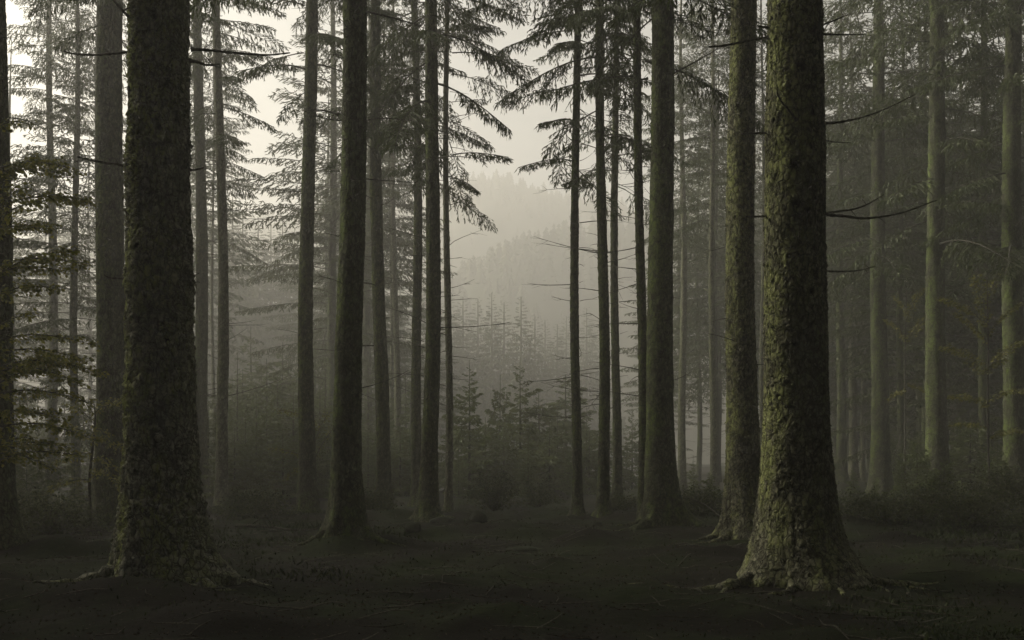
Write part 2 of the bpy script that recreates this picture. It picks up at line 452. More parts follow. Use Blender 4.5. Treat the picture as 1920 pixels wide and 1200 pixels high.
RG = np.random.RandomState(11)
BO_HI = [bough(L, RG, .052, droop=dr, w=.024, hang=1.2, k3=3) for L, dr in ((1.1, .30), (1.6, .45), (2.1, .55), (2.6, .62), (3.1, .6), (2.2, .35))]
BO_MD = [bough(L, RG, .10, droop=dr, dens=1, w=.034, twl=.19, hang=1.3, bare=.14) for L, dr in ((1.2, .35), (1.9, .5), (2.6, .55), (3.3, .6))]
BO_FAR = [bough(L, RG, .12, droop=dr, dens=.9, w=.13, twl=.36, bare=.03, hang=1.5) for L, dr in ((1.4, .35), (2.4, .5), (3.6, .55))]
BO_LO = [bough(L, RG, .15, droop=dr, dens=.95, w=.07, twl=.28, hang=1.4, bare=.12) for L, dr in ((1.4, .35), (2.4, .5), (3.6, .55))]
BO_YG = [bough(L, RG, .062, droop=dr, dens=1, w=.066, twl=.15, bare=.06, hang=.9, sidef=.42) for L, dr in ((.6, .0), (1.0, .1), (1.5, .22))]

def assemble(specs, protos, mat, name, wood='dead'):
    """specs: (x,y,z, azimuth, pitch, roll, L, ragged)"""
    Vs, Ts, Qs, Ws, WQ = [], [], [], [], []; n = 0; m = 0
    for (x, y, z, az, pi_, ro, L) in specs:
        b = min(protos, key=lambda q: abs(q['L']-L)+RG.rand()*.25); s = L/b['L']
        ca, sa, cp, sp = math.cos(az), math.sin(az), math.cos(pi_), math.sin(pi_); cr, sr = math.cos(ro), math.sin(ro)
        Rm = np.array([[ca, -sa, 0], [sa, ca, 0], [0, 0, 1]]) @ np.array([[cp, 0, -sp], [0, 1, 0], [sp, 0, cp]]) @ np.array([[1, 0, 0], [0, cr, -sr], [0, sr, cr]])
        V = (b['V']*s) @ Rm.T+[x, y, z]; Vs.append(V); Ts.append(b['tone']*.8+.2*RG.rand()); n += len(V)
        W = (b['WV']*s) @ Rm.T+[x, y, z]; Ws.append(W); WQ.append(b['WQ']+m); m += len(W)
    V = np.concatenate(Vs); W = np.concatenate(Ws); Qf = np.arange(n).reshape(-1, 4); Qw = np.concatenate(WQ)+n
    T = np.concatenate(Ts+[np.zeros(m)])
    return mesh(name, np.concatenate([V, W]), np.concatenate([Qf, Qw]), mats=[mat, M[wood]], midx=[0]*len(Qf)+[1]*len(Qw), attrs={'tone': T})

def crown_mesh(seed, h, L0, gap, protos, expo=.72, pit0=-16, pit1=46, top=None, name='crown', low_sparse=3.0, rtrunk=.1):
    """crown of total height h, base at z=0; lowest boughs longest and thin on the ground"""
    rg = np.random.RandomState(seed); sp = []; z = 0.
    az = rg.rand()*6.28
    while z < h-.25:
        f = z/h
        L = L0*(1-f)**expo*rg.uniform(.62, 1.15)+(.05 if low_sparse == 0 else .25)
        if z < low_sparse: L *= .55+.45*rg.rand()
        pit = R(pit0+pit1*f+(160*max(0, f-.88))+rg.uniform(-1, 1)*(18 if low_sparse == 0 else 9))
        az += 2.4+rg.uniform(-.7, .7)
        sp.append((rtrunk*math.cos(az), rtrunk*math.sin(az), z, az, pit, rg.uniform(-.25, .25), L))
        z += gap*(1.9 if z < low_sparse else 1)*(1-.45*f)*rg.uniform(.5, 1.5)
    return assemble(sp, protos, M['needles'], name)
CR_HI = [crown_mesh(s, 13+s % 3, 2.5, .155, BO_HI, low_sparse=3.5) for s in range(5)]
CR_MD = [crown_mesh(20+s, 15+s, 3.0, .15, BO_MD, low_sparse=4) for s in range(4)]
CR_LO = [crown_mesh(40+s, 18+s, 3.3, .15, BO_LO, low_sparse=4) for s in range(4)]
FULL = [crown_mesh(60+s, 20, 4.3, .12, BO_FAR, low_sparse=0, expo=1.05, pit0=-20, pit1=26) for s in range(3)]

# ------------------------------------------------------------------ trunks
def trunk_geo(Rb, H, d, seed, cell=.07, cellz=.10, amp=.012, rough=1.0, lean=(0, 0), zlo=-.35, knots=(), flare=1.0, res=1.25, zfine=None, lobes=5, sway=.03, tilt=.5):
    rg = np.random.RandomState(seed)
    ds = max(.009, d/996*res)
    zt = zfine if zfine is not None else min(H-1, .47*d+2.2)
    nth = int(np.clip(2*math.pi*Rb/ds, 14, 260))
    zf = np.arange(zlo, zt, ds*1.15); zc = np.arange(zt, H, .8); Z = np.concatenate([zf, zc, [H]])
    th = np.arange(nth)*2*math.pi/nth
    z, a = np.meshgrid(Z, th, indexing='ij'); zz = np.maximum(z, 0)
    r = Rb*np.maximum(1-z/H, .0)**.6
    lob = np.full_like(a, .55); nl_ = lobes+1
    for q in range(nl_):
        aq = (q+rg.uniform(-.35, .35))*2*math.pi/nl_; lob = lob+flare*rg.uniform(.35, 1.25)*np.exp(rg.uniform(5, 16)*(np.cos(a-aq+.25*np.sin(zz*2+q))-1))
    lob = lob+.12*vnoise(np.cos(a)*3, np.sin(a)*3, z*2.5, seed+77)
    r = r+Rb*flare*(.62*np.exp(-z/(2.4*Rb+.1))*(1+(lob-1)*np.exp(-zz/(2.2*Rb)))+.28*lob*np.exp(-zz/(.6*Rb)))*np.where(z < 0, 1, 1)
    r = np.minimum(r, Rb*3.2)
    # out-of-round and bark
    r = r*(1+.05*vnoise(np.cos(a)*1.3, np.sin(a)*1.3, z*.6, seed)+.02*vnoise(np.cos(a)*3, np.sin(a)*3, z*1.7, seed+5))
    nu = max(6, round(2*math.pi*Rb/cell)); u = a/(2*math.pi)*nu; v = z/cellz
    xx, yy = np.cos(a)*Rb/cell, np.sin(a)*Rb/cell
    wu = .45*fbm(xx*1.1, yy*1.1, v*1.1, seed+11, 2); wv = .45*fbm(xx*1.1, yy*1.1, v*1.1, seed+17, 2)
    v = v*(1-.28*np.tanh((1.6-z)/.8)); wv = wv*1.5
    f1, f2, rid, dv = worley(u+wu, v+wv, nu, seed)
    pl = sstep(.02, .30, f2-f1)*(.35+.65*rid)-tilt*np.clip(dv, -.7, .7)*(.4+.6*rid)
    g1, g2, gid, gv = worley(u*2+wv, v*2.1+wu, nu*2, seed+3)
    pl = pl+.45*sstep(.02, .35, g2-g1)*(.3+gid)
    pl = pl+.30*fbm(xx*2.5, yy*2.5, v*2, seed+23, 2)
    pl = pl*(.75+.5*vnoise(xx*.25, yy*.25, v*.2, seed+31))
    ridge = np.abs(vnoise(xx*.55, yy*.55, v*.16, seed+51)); furrow = 1-sstep(0, .16, ridge)
    low = np.exp(-zz/1.8)
    pl = pl*(1+.2*low)-furrow*(.35+.6*low)+.25*low*fbm(xx*1.2, yy*1.2, v*.5, seed+61, 3)
    pl = pl-pl.mean()
    r = r+amp*rough*pl*(r > .02)
    kn = np.zeros_like(r)
    for (kz, ka, ks) in knots:
        da = (a-ka+math.pi) % (2*math.pi)-math.pi
        q = np.hypot(da*Rb, (z-kz)*.9)
        r = r+ks*.55*np.exp(-(q/(ks*1.5))**2)-ks*.95*np.exp(-(q/(ks*.62))**2)
        kn = np.maximum(kn, np.exp(-(q/(ks*.75))**4))
    cx = lean[0]*zz/10+sway*np.sin(zz*.35+rg.rand()*6)*np.minimum(zz/4, 1); cyy = lean[1]*zz/10+sway*np.sin(zz*.3+rg.rand()*6)*np.minimum(zz/4, 1)
    V = np.stack([cx+r*np.cos(a), cyy+r*np.sin(a), z], -1).reshape(-1, 3)
    n = len(Z); i, j = np.meshgrid(np.arange(n-1), np.arange(nth), indexing='ij'); j2 = (j+1) % nth
    Q = np.stack([i*nth+j, i*nth+j2, (i+1)*nth+j2, (i+1)*nth+j], -1).reshape(-1, 4)
    plate = np.clip(.5*rid+.5*gid, 0, 1)
    def surf(zq, aq):
        k = int(np.clip(np.searchsorted(Z, zq), 1, n-1)); ia = int(round(aq/(2*math.pi)*nth)) % nth
        return V[k*nth+ia]
    return V, Q, plate.ravel(), kn.ravel(), surf

def trunk_mesh(mat, **kw):
    V, Q, pl, kn, surf = trunk_geo(**kw)
    return mesh('trunk', V, Q, mat=mat, smooth=True, attrs={'plate': pl, 'knot': kn}), surf

def flakes(surf, zr, n, Rb, seed, smin, smax, mat, lift=.5):
    """loose bark scales standing off the trunk, lower edge lifted"""
    rg = np.random.RandomState(seed); Vs, Qs = [], []
    for i in range(n):
        zq = rg.uniform(*zr); a = rg.rand()*2*math.pi; p = surf(zq, a)
        o = np.array([math.cos(a), math.sin(a), 0]); t = np.array([-math.sin(a), math.cos(a), 0]); up = np.array([0, 0, 1.])
        w_ = smin+(smax-smin)*rg.rand()**2.2; h_ = w_*rg.uniform(.7, 1.6); ro = rg.uniform(-.7, .7)
        t2 = t*math.cos(ro)+up*math.sin(ro); u2 = -t*math.sin(ro)+up*math.cos(ro)
        lf = lift*rg.uniform(.1, 1)*w_
        j = lambda: rg.uniform(.65, 1.15)
        pts = []
        for v_, off in ((-.5, lf+.004), (0, lf*.45+.006), (.5, -.006)):
            for q, cu in ((-.5, -.004), (0, .004), (.5, -.004)):
                pts.append(p+t2*q*w_*j()*(1 if v_ != -.5 else .8)+u2*v_*h_*j()+o*(off+cu*w_/.05))
        V = np.array(pts); V2 = V-o*.004; n0 = len(Vs)*18
        top = np.array([[0, 1, 4, 3], [1, 2, 5, 4], [3, 4, 7, 6], [4, 5, 8, 7]])
        ring = [0, 1, 2, 5, 8, 7, 6, 3]
        sides = np.array([[ring[k], ring[(k+1) % 8], ring[(k+1) % 8]+9, ring[k]+9] for k in range(8)])[:, ::-1]
        Vs.append(np.concatenate([V, V2])); Qs.append(np.concatenate([top, sides])+n0)
    V = np.concatenate(Vs); pr = np.repeat(rg.rand(n), 18)
    return mesh('bark_flakes', V, np.concatenate(Qs), mat=mat, attrs={'plate': pr, 'knot': pr*0})

def dead_twigs(rg, Rb, H, z0, z1, n, lmin, lmax, lean=(0, 0), rad=.008, k=4):
    acc = Acc()
    for i in range(n):
        z = rg.uniform(z0, z1); a = rg.rand()*6.283; r = Rb*(1-z/H)**.6*.8; l = rg.uniform(lmin, lmax)*(rg.rand()**.8+.15)
        o = np.array([math.cos(a), math.sin(a), 0]); p = np.array([lean[0]*z/10, lean[1]*z/10, z])+o*r
        dz = rg.uniform(-.25, .35); c = rg.uniform(-.16, .12)
        side = np.array([-o[1], o[0], 0])*rg.uniform(-.3, .3)
        pts = [p, p+(o+side*.3+[0, 0, dz])*l*.35, p+(o+side+[0, 0, dz+c*.5])*l*.7, p+(o+side*1.3+[0, 0, dz+c])*l]
        pts = spline(pts, 5); acc.add(*tube(pts, np.linspace(rad*(.7+l*.5), rad*.3, 5), k))
        if l > .5:
            for _ in range(rg.randint(1, 4)):
                q = pts[rg.randint(2, 4)]; dd = o+np.array([-o[1], o[0], 0])*rg.uniform(-1.4, 1.4)+[0, 0, rg.uniform(-.6, .4)]
                ll = l*rg.uniform(.15, .4); acc.add(*tube([q, q+dd*ll*.5, q+dd*ll+[0, 0, rg.uniform(-.06, .06)]], [rad*.5, rad*.35, rad*.2], 3))
    V, Q, _ = acc.get()
    return mesh('dead_branches', V, Q, mat=M['dead'])

def root_parts(tree, R0, specs, mat):
    """surface roots, each its own part: (azimuth, length, radius, wiggle)"""
    ox, oy, oz = tree.location
    for (az, L, r, wg) in specs:
        pts = []
        for s in np.linspace(0, 1, 9):
            a = az+wg*math.sin(s*4); q = R0*.8+L*s
            x, y = math.cos(a)*q, math.sin(a)*q; g = gzf(ox+x, oy+y)-oz
            pts.append([x, y, g+r*(.7*(1-s)**2-.05)-s*r*.55+.35*R0*math.exp(-s*7)])
        V, Q = tube(spline(pts, 22), np.linspace(r*1.2, r*.3, 22)*(1+.15*np.sin(np.arange(22)*1.7)), 10, jag=.16)
        o = obj('root', mesh('root', V, Q, mat=mat, smooth=True, attrs={'plate': np.random.RandomState(3).rand(len(V)), 'knot': np.zeros(len(V))}), tree)

def px_branch(tree, pts, d, r0, r1, dd=0.0, mat='dead', twigs=0, name='branch', lab=None):
    """a dead branch given by photo pixels at the depth of its tree; dd bends it towards or away"""
    loc = np.array(tree.location)
    c = [P(x, y, d+dd*i/(len(pts)-1)) for i, (x, y) in enumerate(pts)]
    n = 6*len(pts); s = spline(c, n)-loc
    acc = Acc(); rad = np.linspace(r0, r1, n)*(1+.18*np.sin(np.arange(n)*2.1)); rad[0] *= 1.6
    acc.add(*tube(s, rad, 6, jag=.12))
    rg = np.random.RandomState(int(pts[0][0]*7+pts[0][1]))
    for i in range(twigs):
        k = rg.randint(n//4, n-1); q = s[k]; v = rg.normal(size=3)*[1, 1, .7]; v /= np.linalg.norm(v)
        l = rg.uniform(.05, .22); acc.add(*tube([q, q+v*l*.5, q+v*l+[0, 0, -.02]], [r1*.9, r1*.6, r1*.3], 3))
    V, Q, _ = acc.get()
    o = obj(name, mesh(name, V, Q, mat=M[mat], smooth=True), tree)
    if lab: o['label'] = lab
    return o

# main trees: cx at photo top, cx at base, width px at row 500, depth, bark, crown start height, label
MT = [
 # cxt   cxb   wid  d     mat           zc    seed H   label
 (-24,  -30,   84, 14.0, 'bark',        9.5,  1, 26, 'dark spruce trunk cut off by the left edge of the photo', {}),
 (96,    98,   19, 38.0, 'bark',        10.5, 2, 24, 'slim misty spruce behind the leafy beech boughs near the left edge', {}),
 (214,  208,   55, 20.0, 'bark',        9.8,  3, 27, 'smooth dark spruce just left of the big scaly trunk', dict(flare=1.1)),
 (184,  182,   14, 34.0, 'bark_pale',   11.0, 4, 24, 'thin pale spruce almost hidden behind the smooth dark trunk at left', {}),
 (302,  302,  124, 11.2, 'bark_scaly',  9.0,  5, 29, 'biggest left foreground spruce with thick scaly bark and dead stubs', {}),
 (373,  376,   26, 33.0, 'bark',        10.5, 6, 26, 'misty spruce emerging right behind the scaly foreground trunk', {}),
 (407,  417,   22, 27.0, 'bark_pale',   10.0, 7, 25, 'pale hazy spruce leaning slightly left, right of the scaly trunk', {}),
 (400,  402,    7, 46.0, 'bark_pale',   11.0, 8, 22, 'thread thin pale trunk touching the hazy left leaning spruce', {}),
 (578,  577,   30, 23.5, 'bark',        9.5,  9, 26, 'straight grey green spruce standing alone left of the centre left trunk', {}),
 (659,  650,   52, 15.2, 'bark',        8.8, 10, 28, 'dark mid distance spruce with mossy left edge and flared foot', dict(flare=1.15)),
 (705,  719,   27, 26.0, 'bark',        9.8, 11, 26, 'grey spruce leaning left, just right of the dark flared trunk', {}),
 (732,  733,    8, 52.0, 'bark_pale',   12.0, 12, 23, 'very thin faint trunk between two grey spruces left of centre', {}),
 (736,  745,   13, 42.0, 'bark_pale',   12.0, 13, 24, 'faint pale spruce deep in mist left of centre', {}),
 (777,  783,   20, 29.0, 'bark',        9.5, 14, 26, 'narrow misty spruce touching the left side of the darker centre trunk', {}),
 (813,  803,   30, 21.5, 'bark',        8.6, 15, 27, 'dark centre left spruce leaning right with roots running out', dict(flare=1.1)),
 (839,  841,   14, 27.0, 'bark_pale',   9.0, 16, 24, 'slender pale spruce at the left edge of the valley gap', {}),
 (1080, 1083,  18, 23.6, 'bark',        8.0, 17, 24, 'slender spruce at the right edge of the valley gap', {}),
 (1130, 1131,  21, 22.6, 'bark',        8.6, 18, 25, 'straight slim dark spruce, second from the valley gap on the right', {}),
 (1154, 1157,  17, 29.5, 'bark',        9.4, 19, 24, 'hazy slim spruce, third from the valley gap on the right', {}),
 (1199, 1206,  19, 20.8, 'bark',        9.4, 20, 25, 'slim spruce pressed against the left side of the knobbly trunk', {}),
 (1235, 1241,  50, 19.4, 'bark',        9.2, 21, 28, 'knobbly thick spruce right of the valley gap with mossy left edge', dict(flare=1.15, knobs=26)),
 (1278, 1280,  15, 44.0, 'bark_pale',   11.0, 22, 24, 'thin hazy spruce right behind the knobbly trunk', {}),
 (1334, 1338,  14, 40.0, 'bark_pale',   11.0, 23, 24, 'thin hazy spruce alone in the bright gap left of the mossy trunk', {}),
 (1394, 1394,  57, 16.8, 'bark_moss',   9.0, 24, 28, 'mossy dark spruce standing close behind the biggest right trunk', dict(flare=1.0)),
 (1491, 1496, 113, 11.7, 'bark_moss',   8.6, 25, 30, 'biggest right foreground spruce with mossy lit side and branch scars', {}),
 (1430, 1430,   9, 40.0, 'bark_pale',   12., 26, 23, 'sliver of pale trunk between the two mossy foreground spruces', {}),
 (1577, 1577,  18, 46.0, 'bark',        11.0, 27, 24, 'grey back row spruce nearest the big right trunk', {}),
 (1599, 1600,  16, 50.0, 'bark_pale',   11.0, 28, 24, 'palest back row trunk right of the big right spruce', {}),
 (1617, 1618,   9, 56.0, 'bark_pale',   11.0, 29, 22, 'thin pale trunk left of the green grey spruce on the right', {}),
 (1642, 1651,  33, 36.0, 'bark',        10.5, 30, 27, 'green grey spruce between the big right trunk and the dark right trunks', dict(knobs=14)),
 (1724, 1727,  17, 47.0, 'bark',        11.5, 31, 25, 'slim spruce touching the left side of the dark knotty right trunk', {}),
 (1750, 1758,  38, 31.0, 'bark',        10.5, 32, 28, 'dark knotty spruce with a mossy left edge on the right', dict(knobs=16)),
 (1840, 1846,  20, 36.0, 'bark',        10.5, 33, 25, 'blackish slim spruce among right hand beech leaves', {}),
 (1899, 1904,  40, 29.0, 'bark',        10.0, 34, 28, 'rightmost thick spruce at the photo edge with a lit left side', dict(knobs=12)),
 (1786, 1787,   8, 58.0, 'bark_pale',   12.0, 35, 22, 'pale pole thin trunk right of the dark knotty spruce', {}),
 (1808, 1809,  11, 60.0, 'bark_pale',   12.0, 36, 22, 'pale thin trunk left of the blackish slim spruce', {}),
]
TREES = {}
for idx, (cxt, cxb, wid, d, mat, zc, seed, H, label, ex) in enumerate(MT):
    rg = np.random.RandomState(seed*13+1)
    R0 = wid/2/F*d/(1.0 if seed == 5 else .96)
    xb, xt = (cxb-960)/F*d, (cxt-960)/F*d; ztop = EYE+HOR/F*d
    lean = ((xt-xb)/ztop*10, rg.uniform(-.1, .1))
    zb = gzf(xb, d)
    t = bpy.data.objects.new('spruce_tree', None); COL.objects.link(t); t.location = (xb, d, zb)
    tag(t, label, 'spruce'); t.empty_display_size = .5
    kn = [(rg.uniform(.8, min(.47*d+1.5, H*.6)), rg.rand()*6.283, rg.uniform(.025, .05)*min(1.3, R0/.25)*(1.5 if d > 27 else 1)) for _ in range(ex.get('knobs', 0)+12)]
    if d < 12.5: pass
    big = d < 12.5
    kw = dict(Rb=R0*.985, H=H, d=d, seed=seed, lean=lean, flare=ex.get('flare', .9), knots=kn, res=1.2 if big else (2.6 if seed in (1, 34) else (1.6 if d < 25 else 2.2)), sway=.02 if big else .06)
    if seed == 5: kw.update(cell=.080, cellz=.095, amp=.034, tilt=.9, flare=.95, lobes=5, knots=[(3.6, 4.4, .06), (4.9, 5.1, .05), (6.1, 4.9, .07), (2.6, 5.3, .05)])
    elif seed == 25: kw.update(cell=.050, cellz=.075, amp=.015, tilt=.55, flare=1.0, lobes=6,
            knots=[(4.75, 4.50, .085), (4.30, 4.48, .075), (5.85, 4.66, .08), (4.22, 4.9, .05), (5.3, 3.7, .04), (6.5, 3.55, .04), (3.7, 4.25, .04), (3.3, 5.0, .05), (2.1, 3.9, .05), (5.35, 5.1, .05), (2.7, 4.4, .035)])
    elif seed == 24: kw.update(cell=.05, cellz=.07, amp=.016)
    else: kw.update(cell=.06, cellz=.09, amp=.014)
    me, surf = trunk_mesh(M[mat], **kw)
    obj('trunk', me, t)
    if seed == 5:
        tag(obj('bark_flakes', flakes(surf, (.05, 6.8), 1700, R0, 5, .018, .075, M[mat], .28), t), kind='stuff')
    if seed == 25:
        tag(obj('bark_flakes', flakes(surf, (.05, 7.0), 1500, R0, 6, .016, .055, M[mat], .35), t), kind='stuff')
    if seed == 24:
        tag(obj('bark_flakes', flakes(surf, (.05, 9), 1200, R0, 7, .02, .06, M[mat], .5), t), kind='stuff')
    # crown
    if d < 31: cm = CR_HI[seed % 5]
    elif d < 48: cm = CR_MD[seed % 4]
    else: cm = CR_LO[seed % 4]
    ch = max(v.co.z for v in cm.vertices)
    wide = 1.0 if seed in (1, 3, 5, 10, 24) else 1.6 if d < 20 else (1.1 if d < 31 and seed < 27 else (1.5 if seed > 26 else 1.0)); zc += .7 if d < 20 else (-2.6 if seed in (27, 28, 30, 31, 32, 33, 34) else 0)
    c = obj('crown', cm, t, (lean[0]*zc/10, lean[1]*zc/10, zc), rg.rand()*6.283, (wide, wide, (H-zc)/ch))
    if seed not in (5, 25):
        nb = int(30+20*rg.rand()) if d < 31 else 30
        obj('dead_branches', dead_twigs(rg, R0, H, 2.2 if d < 24 else 2.8, zc+2.5, int(nb*1.2) if wid < 45 else 34, .10, 1.5 if wid < 45 else .9, lean, rad=.009), t)['kind'] = 'stuff'
    TREES[seed] = (t, R0, d)

T5, T21, T8, T17, T3, T20, T11 = [TREES[k][0] for k in (5, 25, 10, 21, 3, 24, 15)]
# dead branches of the foreground trees, each a part
for pts, r0, r1, dd, tw in (
    ([(246, 97), (215, 100), (178, 103), (140, 101), (119, 96)], .016, .009, .15, 2),
    ([(242, 316), (222, 308), (195, 305), (170, 300), (145, 294)], .018, .007, -.3, 3),
    ([(358, 92), (390, 94), (440, 99), (500, 103), (544, 99)], .019, .008, .3, 2),
    ([(356, 114), (372, 117), (388, 122), (412, 120)], .02, .009, -.2, 3),
    ([(275, 58), (255, 42), (232, 22), (208, -6)], .022, .012, -.5, 2),
    ([(356, 319), (368, 318), (382, 314)], .014, .008, .1, 0),
    ([(240, 524), (222, 522), (206, 521), (194, 515)], .012, .006, -.1, 2),
    ([(359, 518), (366, 516), (373, 512)], .012, .005, .1, 0),
    ([(359, 530), (366, 529), (375, 529)], .010, .005, .1, 0)):
    px_branch(T5, pts, 11.2, r0, r1, dd, twigs=tw)
for pts, r0, r1, dd, tw in (
    ([(1543, 232), (1580, 228), (1620, 219), (1665, 202), (1718, 176)], .017, .006, .4, 3),
    ([(1543, 403), (1580, 405), (1625, 409), (1690, 399), (1757, 375)], .020, .006, -.3, 3),
    ([(1543, 400), (1575, 396), (1605, 391), (1630, 381), (1657, 365)], .015, .007, .2, 2),
    ([(1543, 508), (1575, 509), (1610, 507), (1642, 499)], .013, .006, .2, 2),
    ([(1541, 47), (1565, 38), (1590, 27)], .013, .006, .2, 1),
    ([(1541, 64), (1580, 65), (1620, 64)], .013, .006, .2, 1),
    ([(1543, 262), (1565, 266), (1595, 268)], .009, .005, .2, 2),
    ([(1440, 70), (1400, 77), (1360, 85), (1329, 88)], .016, .010, -.5, 2),
    ([(1440, 51), (1430, 50), (1420, 48)], .014, .008, -.2, 0),
    ([(1440, 249), (1415, 250), (1390, 251)], .014, .009, -.3, 0),
    ([(1438, 405), (1420, 406), (1400, 406)], .014, .010, -.3, 0),
    ([(1493, 225), (1478, 205), (1465, 190), (1456, 172)], .016, .006, -.5, 1)):
    px_branch(T21, pts, 11.7 if pts[0][0] != 1493 else 11.3, r0, r1, dd, twigs=tw)
for pts, r0, r1, dd in (
    ([(676, 335), (715, 338), (780, 342)], .012, .006, .2), ([(674, 648), (688, 648), (701, 648)], .014, .01, .1),
    ([(678, 226), (720, 222), (772, 226)], .010, .005, .3), ([(680, 20), (730, 32), (790, 48)], .014, .007, .3),
    ([(676, 530), (690, 531), (702, 534)], .012, .008, .1), ([(634, 216), (600, 205), (570, 209)], .010, .005, .2)):
    px_branch(T8, pts, 15.2, r0, r1, dd, twigs=1)
px_branch(T17, [(1214, 147), (1200, 150), (1190, 157)], 19.4, .02, .012, -.2)
px_branch(T17, [(1258, 140), (1300, 118), (1345, 92)], 19.4, .02, .007, -.2, twigs=3)

root_parts(T5, TREES[5][1], [(R(200), 1.2, .08, .2), (R(330), 1.5, .08, -.2), (R(262), .9, .07, .1), (R(225), 1.0, .05, -.3), (R(300), 1.1, .05, .3), (R(352), 1.3, .07, .1)], M['bark_scaly'])
root_parts(T21, TREES[25][1], [(R(203), 2.0, .085, .15), (R(222), 1.5, .06, -.2), (R(238), 1.0, .07, .2), (R(330), 1.5, .08, .2), (R(282), .9, .07, .1), (R(352), 1.6, .07, -.15), (R(308), 1.1, .05, .3)], M['bark_moss'])
root_parts(T8, TREES[10][1], [(R(200), .9, .07, .2), (R(335), 1.1, .07, -.2)], M['bark'])
root_parts(T11, TREES[15][1], [(R(325), 1.8, .10, .25), (R(350), 1.2, .08, -.3), (R(230), .8, .06, .2)], M['bark'])
root_parts(T17, TREES[21][1], [(R(222), 1.9, .09, .15), (R(240), 1.5, .08, -.15), (R(195), 1.3, .07, .2), (R(320), 1.0, .08, .2)], M['bark'])
root_parts(T20, TREES[24][1], [(R(215), 1.1, .09, .2), (R(190), .9, .07, -.1)], M['bark_moss'])
root_parts(T3, TREES[3][1], [(R(210), 1.0, .10, .2), (R(190), 1.3, .08, -.2)], M['bark'])

# ------------------------------------------------------------------ background spruces (copies of a few trees with parts)
def proto_tree(k, H, zc, Rb, crowns, mat, d):
    t = bpy.data.objects.new('spruce_tree', None); COL.objects.link(t)
    me, _ = trunk_mesh(M[mat], Rb=Rb, H=H, d=d, seed=200+k, cell=.09, cellz=.12, amp=.010, zfine=20, res=2.2, flare=.8, sway=.08,
                       knots=[(rnd.uniform(1, 14), rnd.random()*6.28, .04) for _ in range(5)])
    obj('trunk', me, t); cm = crowns[k % len(crowns)]; ch = max(v.co.z for v in cm.vertices)
    obj('crown', cm, t, (0, 0, zc), 0, (1, 1, (H-zc)/ch))
    obj('dead_branches', dead_twigs(np.random.RandomState(300+k), Rb, H, 2.5, zc+3, 55, .3, 1.5, rad=.012), t)['kind'] = 'stuff'
    return t
def copy_tree(o):
    c = o.copy(); COL.objects.link(c)
    for ch in o.children:
        q = ch.copy(); COL.objects.link(q); q.parent = c
    return c
PR = [proto_tree(0, 25, 10.5, .17, CR_MD, 'bark', 50), proto_tree(1, 27, 11.0, .22, CR_MD, 'bark', 50),
      proto_tree(2, 24, 9.5, .13, CR_LO, 'bark_pale', 60), proto_tree(3, 26, 10, .19, CR_LO, 'bark', 60)]
used = [False]*4
def place(kind, x, y, label, group, s=1.0, dz=0.0, wide=1.0, drop=0.0, bare=False):
    o = PR[kind] if not used[kind] else copy_tree(PR[kind]); used[kind] = True
    o.location = (x, y, gzf(x, y)+dz); o.rotation_euler = (0, 0, rnd.random()*6.283); o.scale = (s, s, s*rnd.uniform(.94, 1.06))
    for q in list(o.children):
        if bare and q.name.startswith('dead'): bpy.data.objects.remove(q); continue
        if q.name.startswith('crown'): q.scale = (q.scale[0]*wide, q.scale[1]*wide, q.scale[2]); q.location.z = q.location.z-drop
    tag(o, label, 'spruce', group); return o
spots = []
def scatter(n, fx, fy, mind, label, group, kinds=(0, 1, 2, 3), ok=None, wide=1.0, drop=(0, 0), bare=False):
    c = 0; tries = 0
    while c < n and tries < 20000:
        tries += 1; x, y = fx(), fy()
        if callable(ok) and not ok(x, y): continue
        if any((x-a)**2+(y-b)**2 < mind**2 for a, b in spots): continue
        spots.append((x, y)); place(rnd.choice(kinds), x, y, label, group, rnd.uniform(.85, 1.12), wide=wide, drop=rnd.uniform(*drop), bare=bare); c += 1
for (_t, _r, _d) in TREES.values(): spots.append((_t.location.x, _t.location.y))
def pxof(x, y): return 960+x/y*F
scatter(175, lambda: rnd.uniform(12, 85), lambda: rnd.uniform(44, 125), 2.3, 'one of the dim spruces crowding the back of the wood on the right', 'dim back row spruces on the right', wide=1.65, drop=(0, 4.5), ok=lambda x, y: 1545 < pxof(x, y) < 2150)
scatter(9, lambda: rnd.uniform(7, 30), lambda: rnd.uniform(50, 80), 3.5, 'one of the hazy spruces behind the trunks right of the valley gap', 'hazy spruces right of the valley gap', ok=lambda x, y: 1170 < pxof(x, y) < 1420)
scatter(15, lambda: rnd.uniform(-70, -16), lambda: rnd.uniform(60, 115), 5, 'one of the pale misty spruces behind the beech boughs on the left', 'misty spruces deep in the left of the wood', wide=1.2, drop=(-1, 2), ok=lambda x, y: -250 < pxof(x, y) < 360)
scatter(7, lambda: rnd.uniform(-26, -6), lambda: rnd.uniform(44, 75), 4.0, 'one of the misty spruces between the left hand trunks', 'misty spruces left of the valley gap', (0, 1), wide=1.1, drop=(0, 3), ok=lambda x, y: 600 < pxof(x, y) < 780)
for (px_, d_, dr_, lab_) in ((142, 33, 4.5, 'misty spruce with low hanging boughs behind the beech leaves, left of the smooth dark trunk'), (20, 46, 5.5, 'misty spruce with low boughs beside the dark trunk at the left edge'),
                          (1690, 40, 5.5, 'dim spruce with low dead boughs between the green grey trunk and the knotty one')):
    spots.append(((px_-960)/F*d_, d_)); place(0, (px_-960)/F*d_, d_, lab_, None, .85, wide=1.0, drop=dr_)
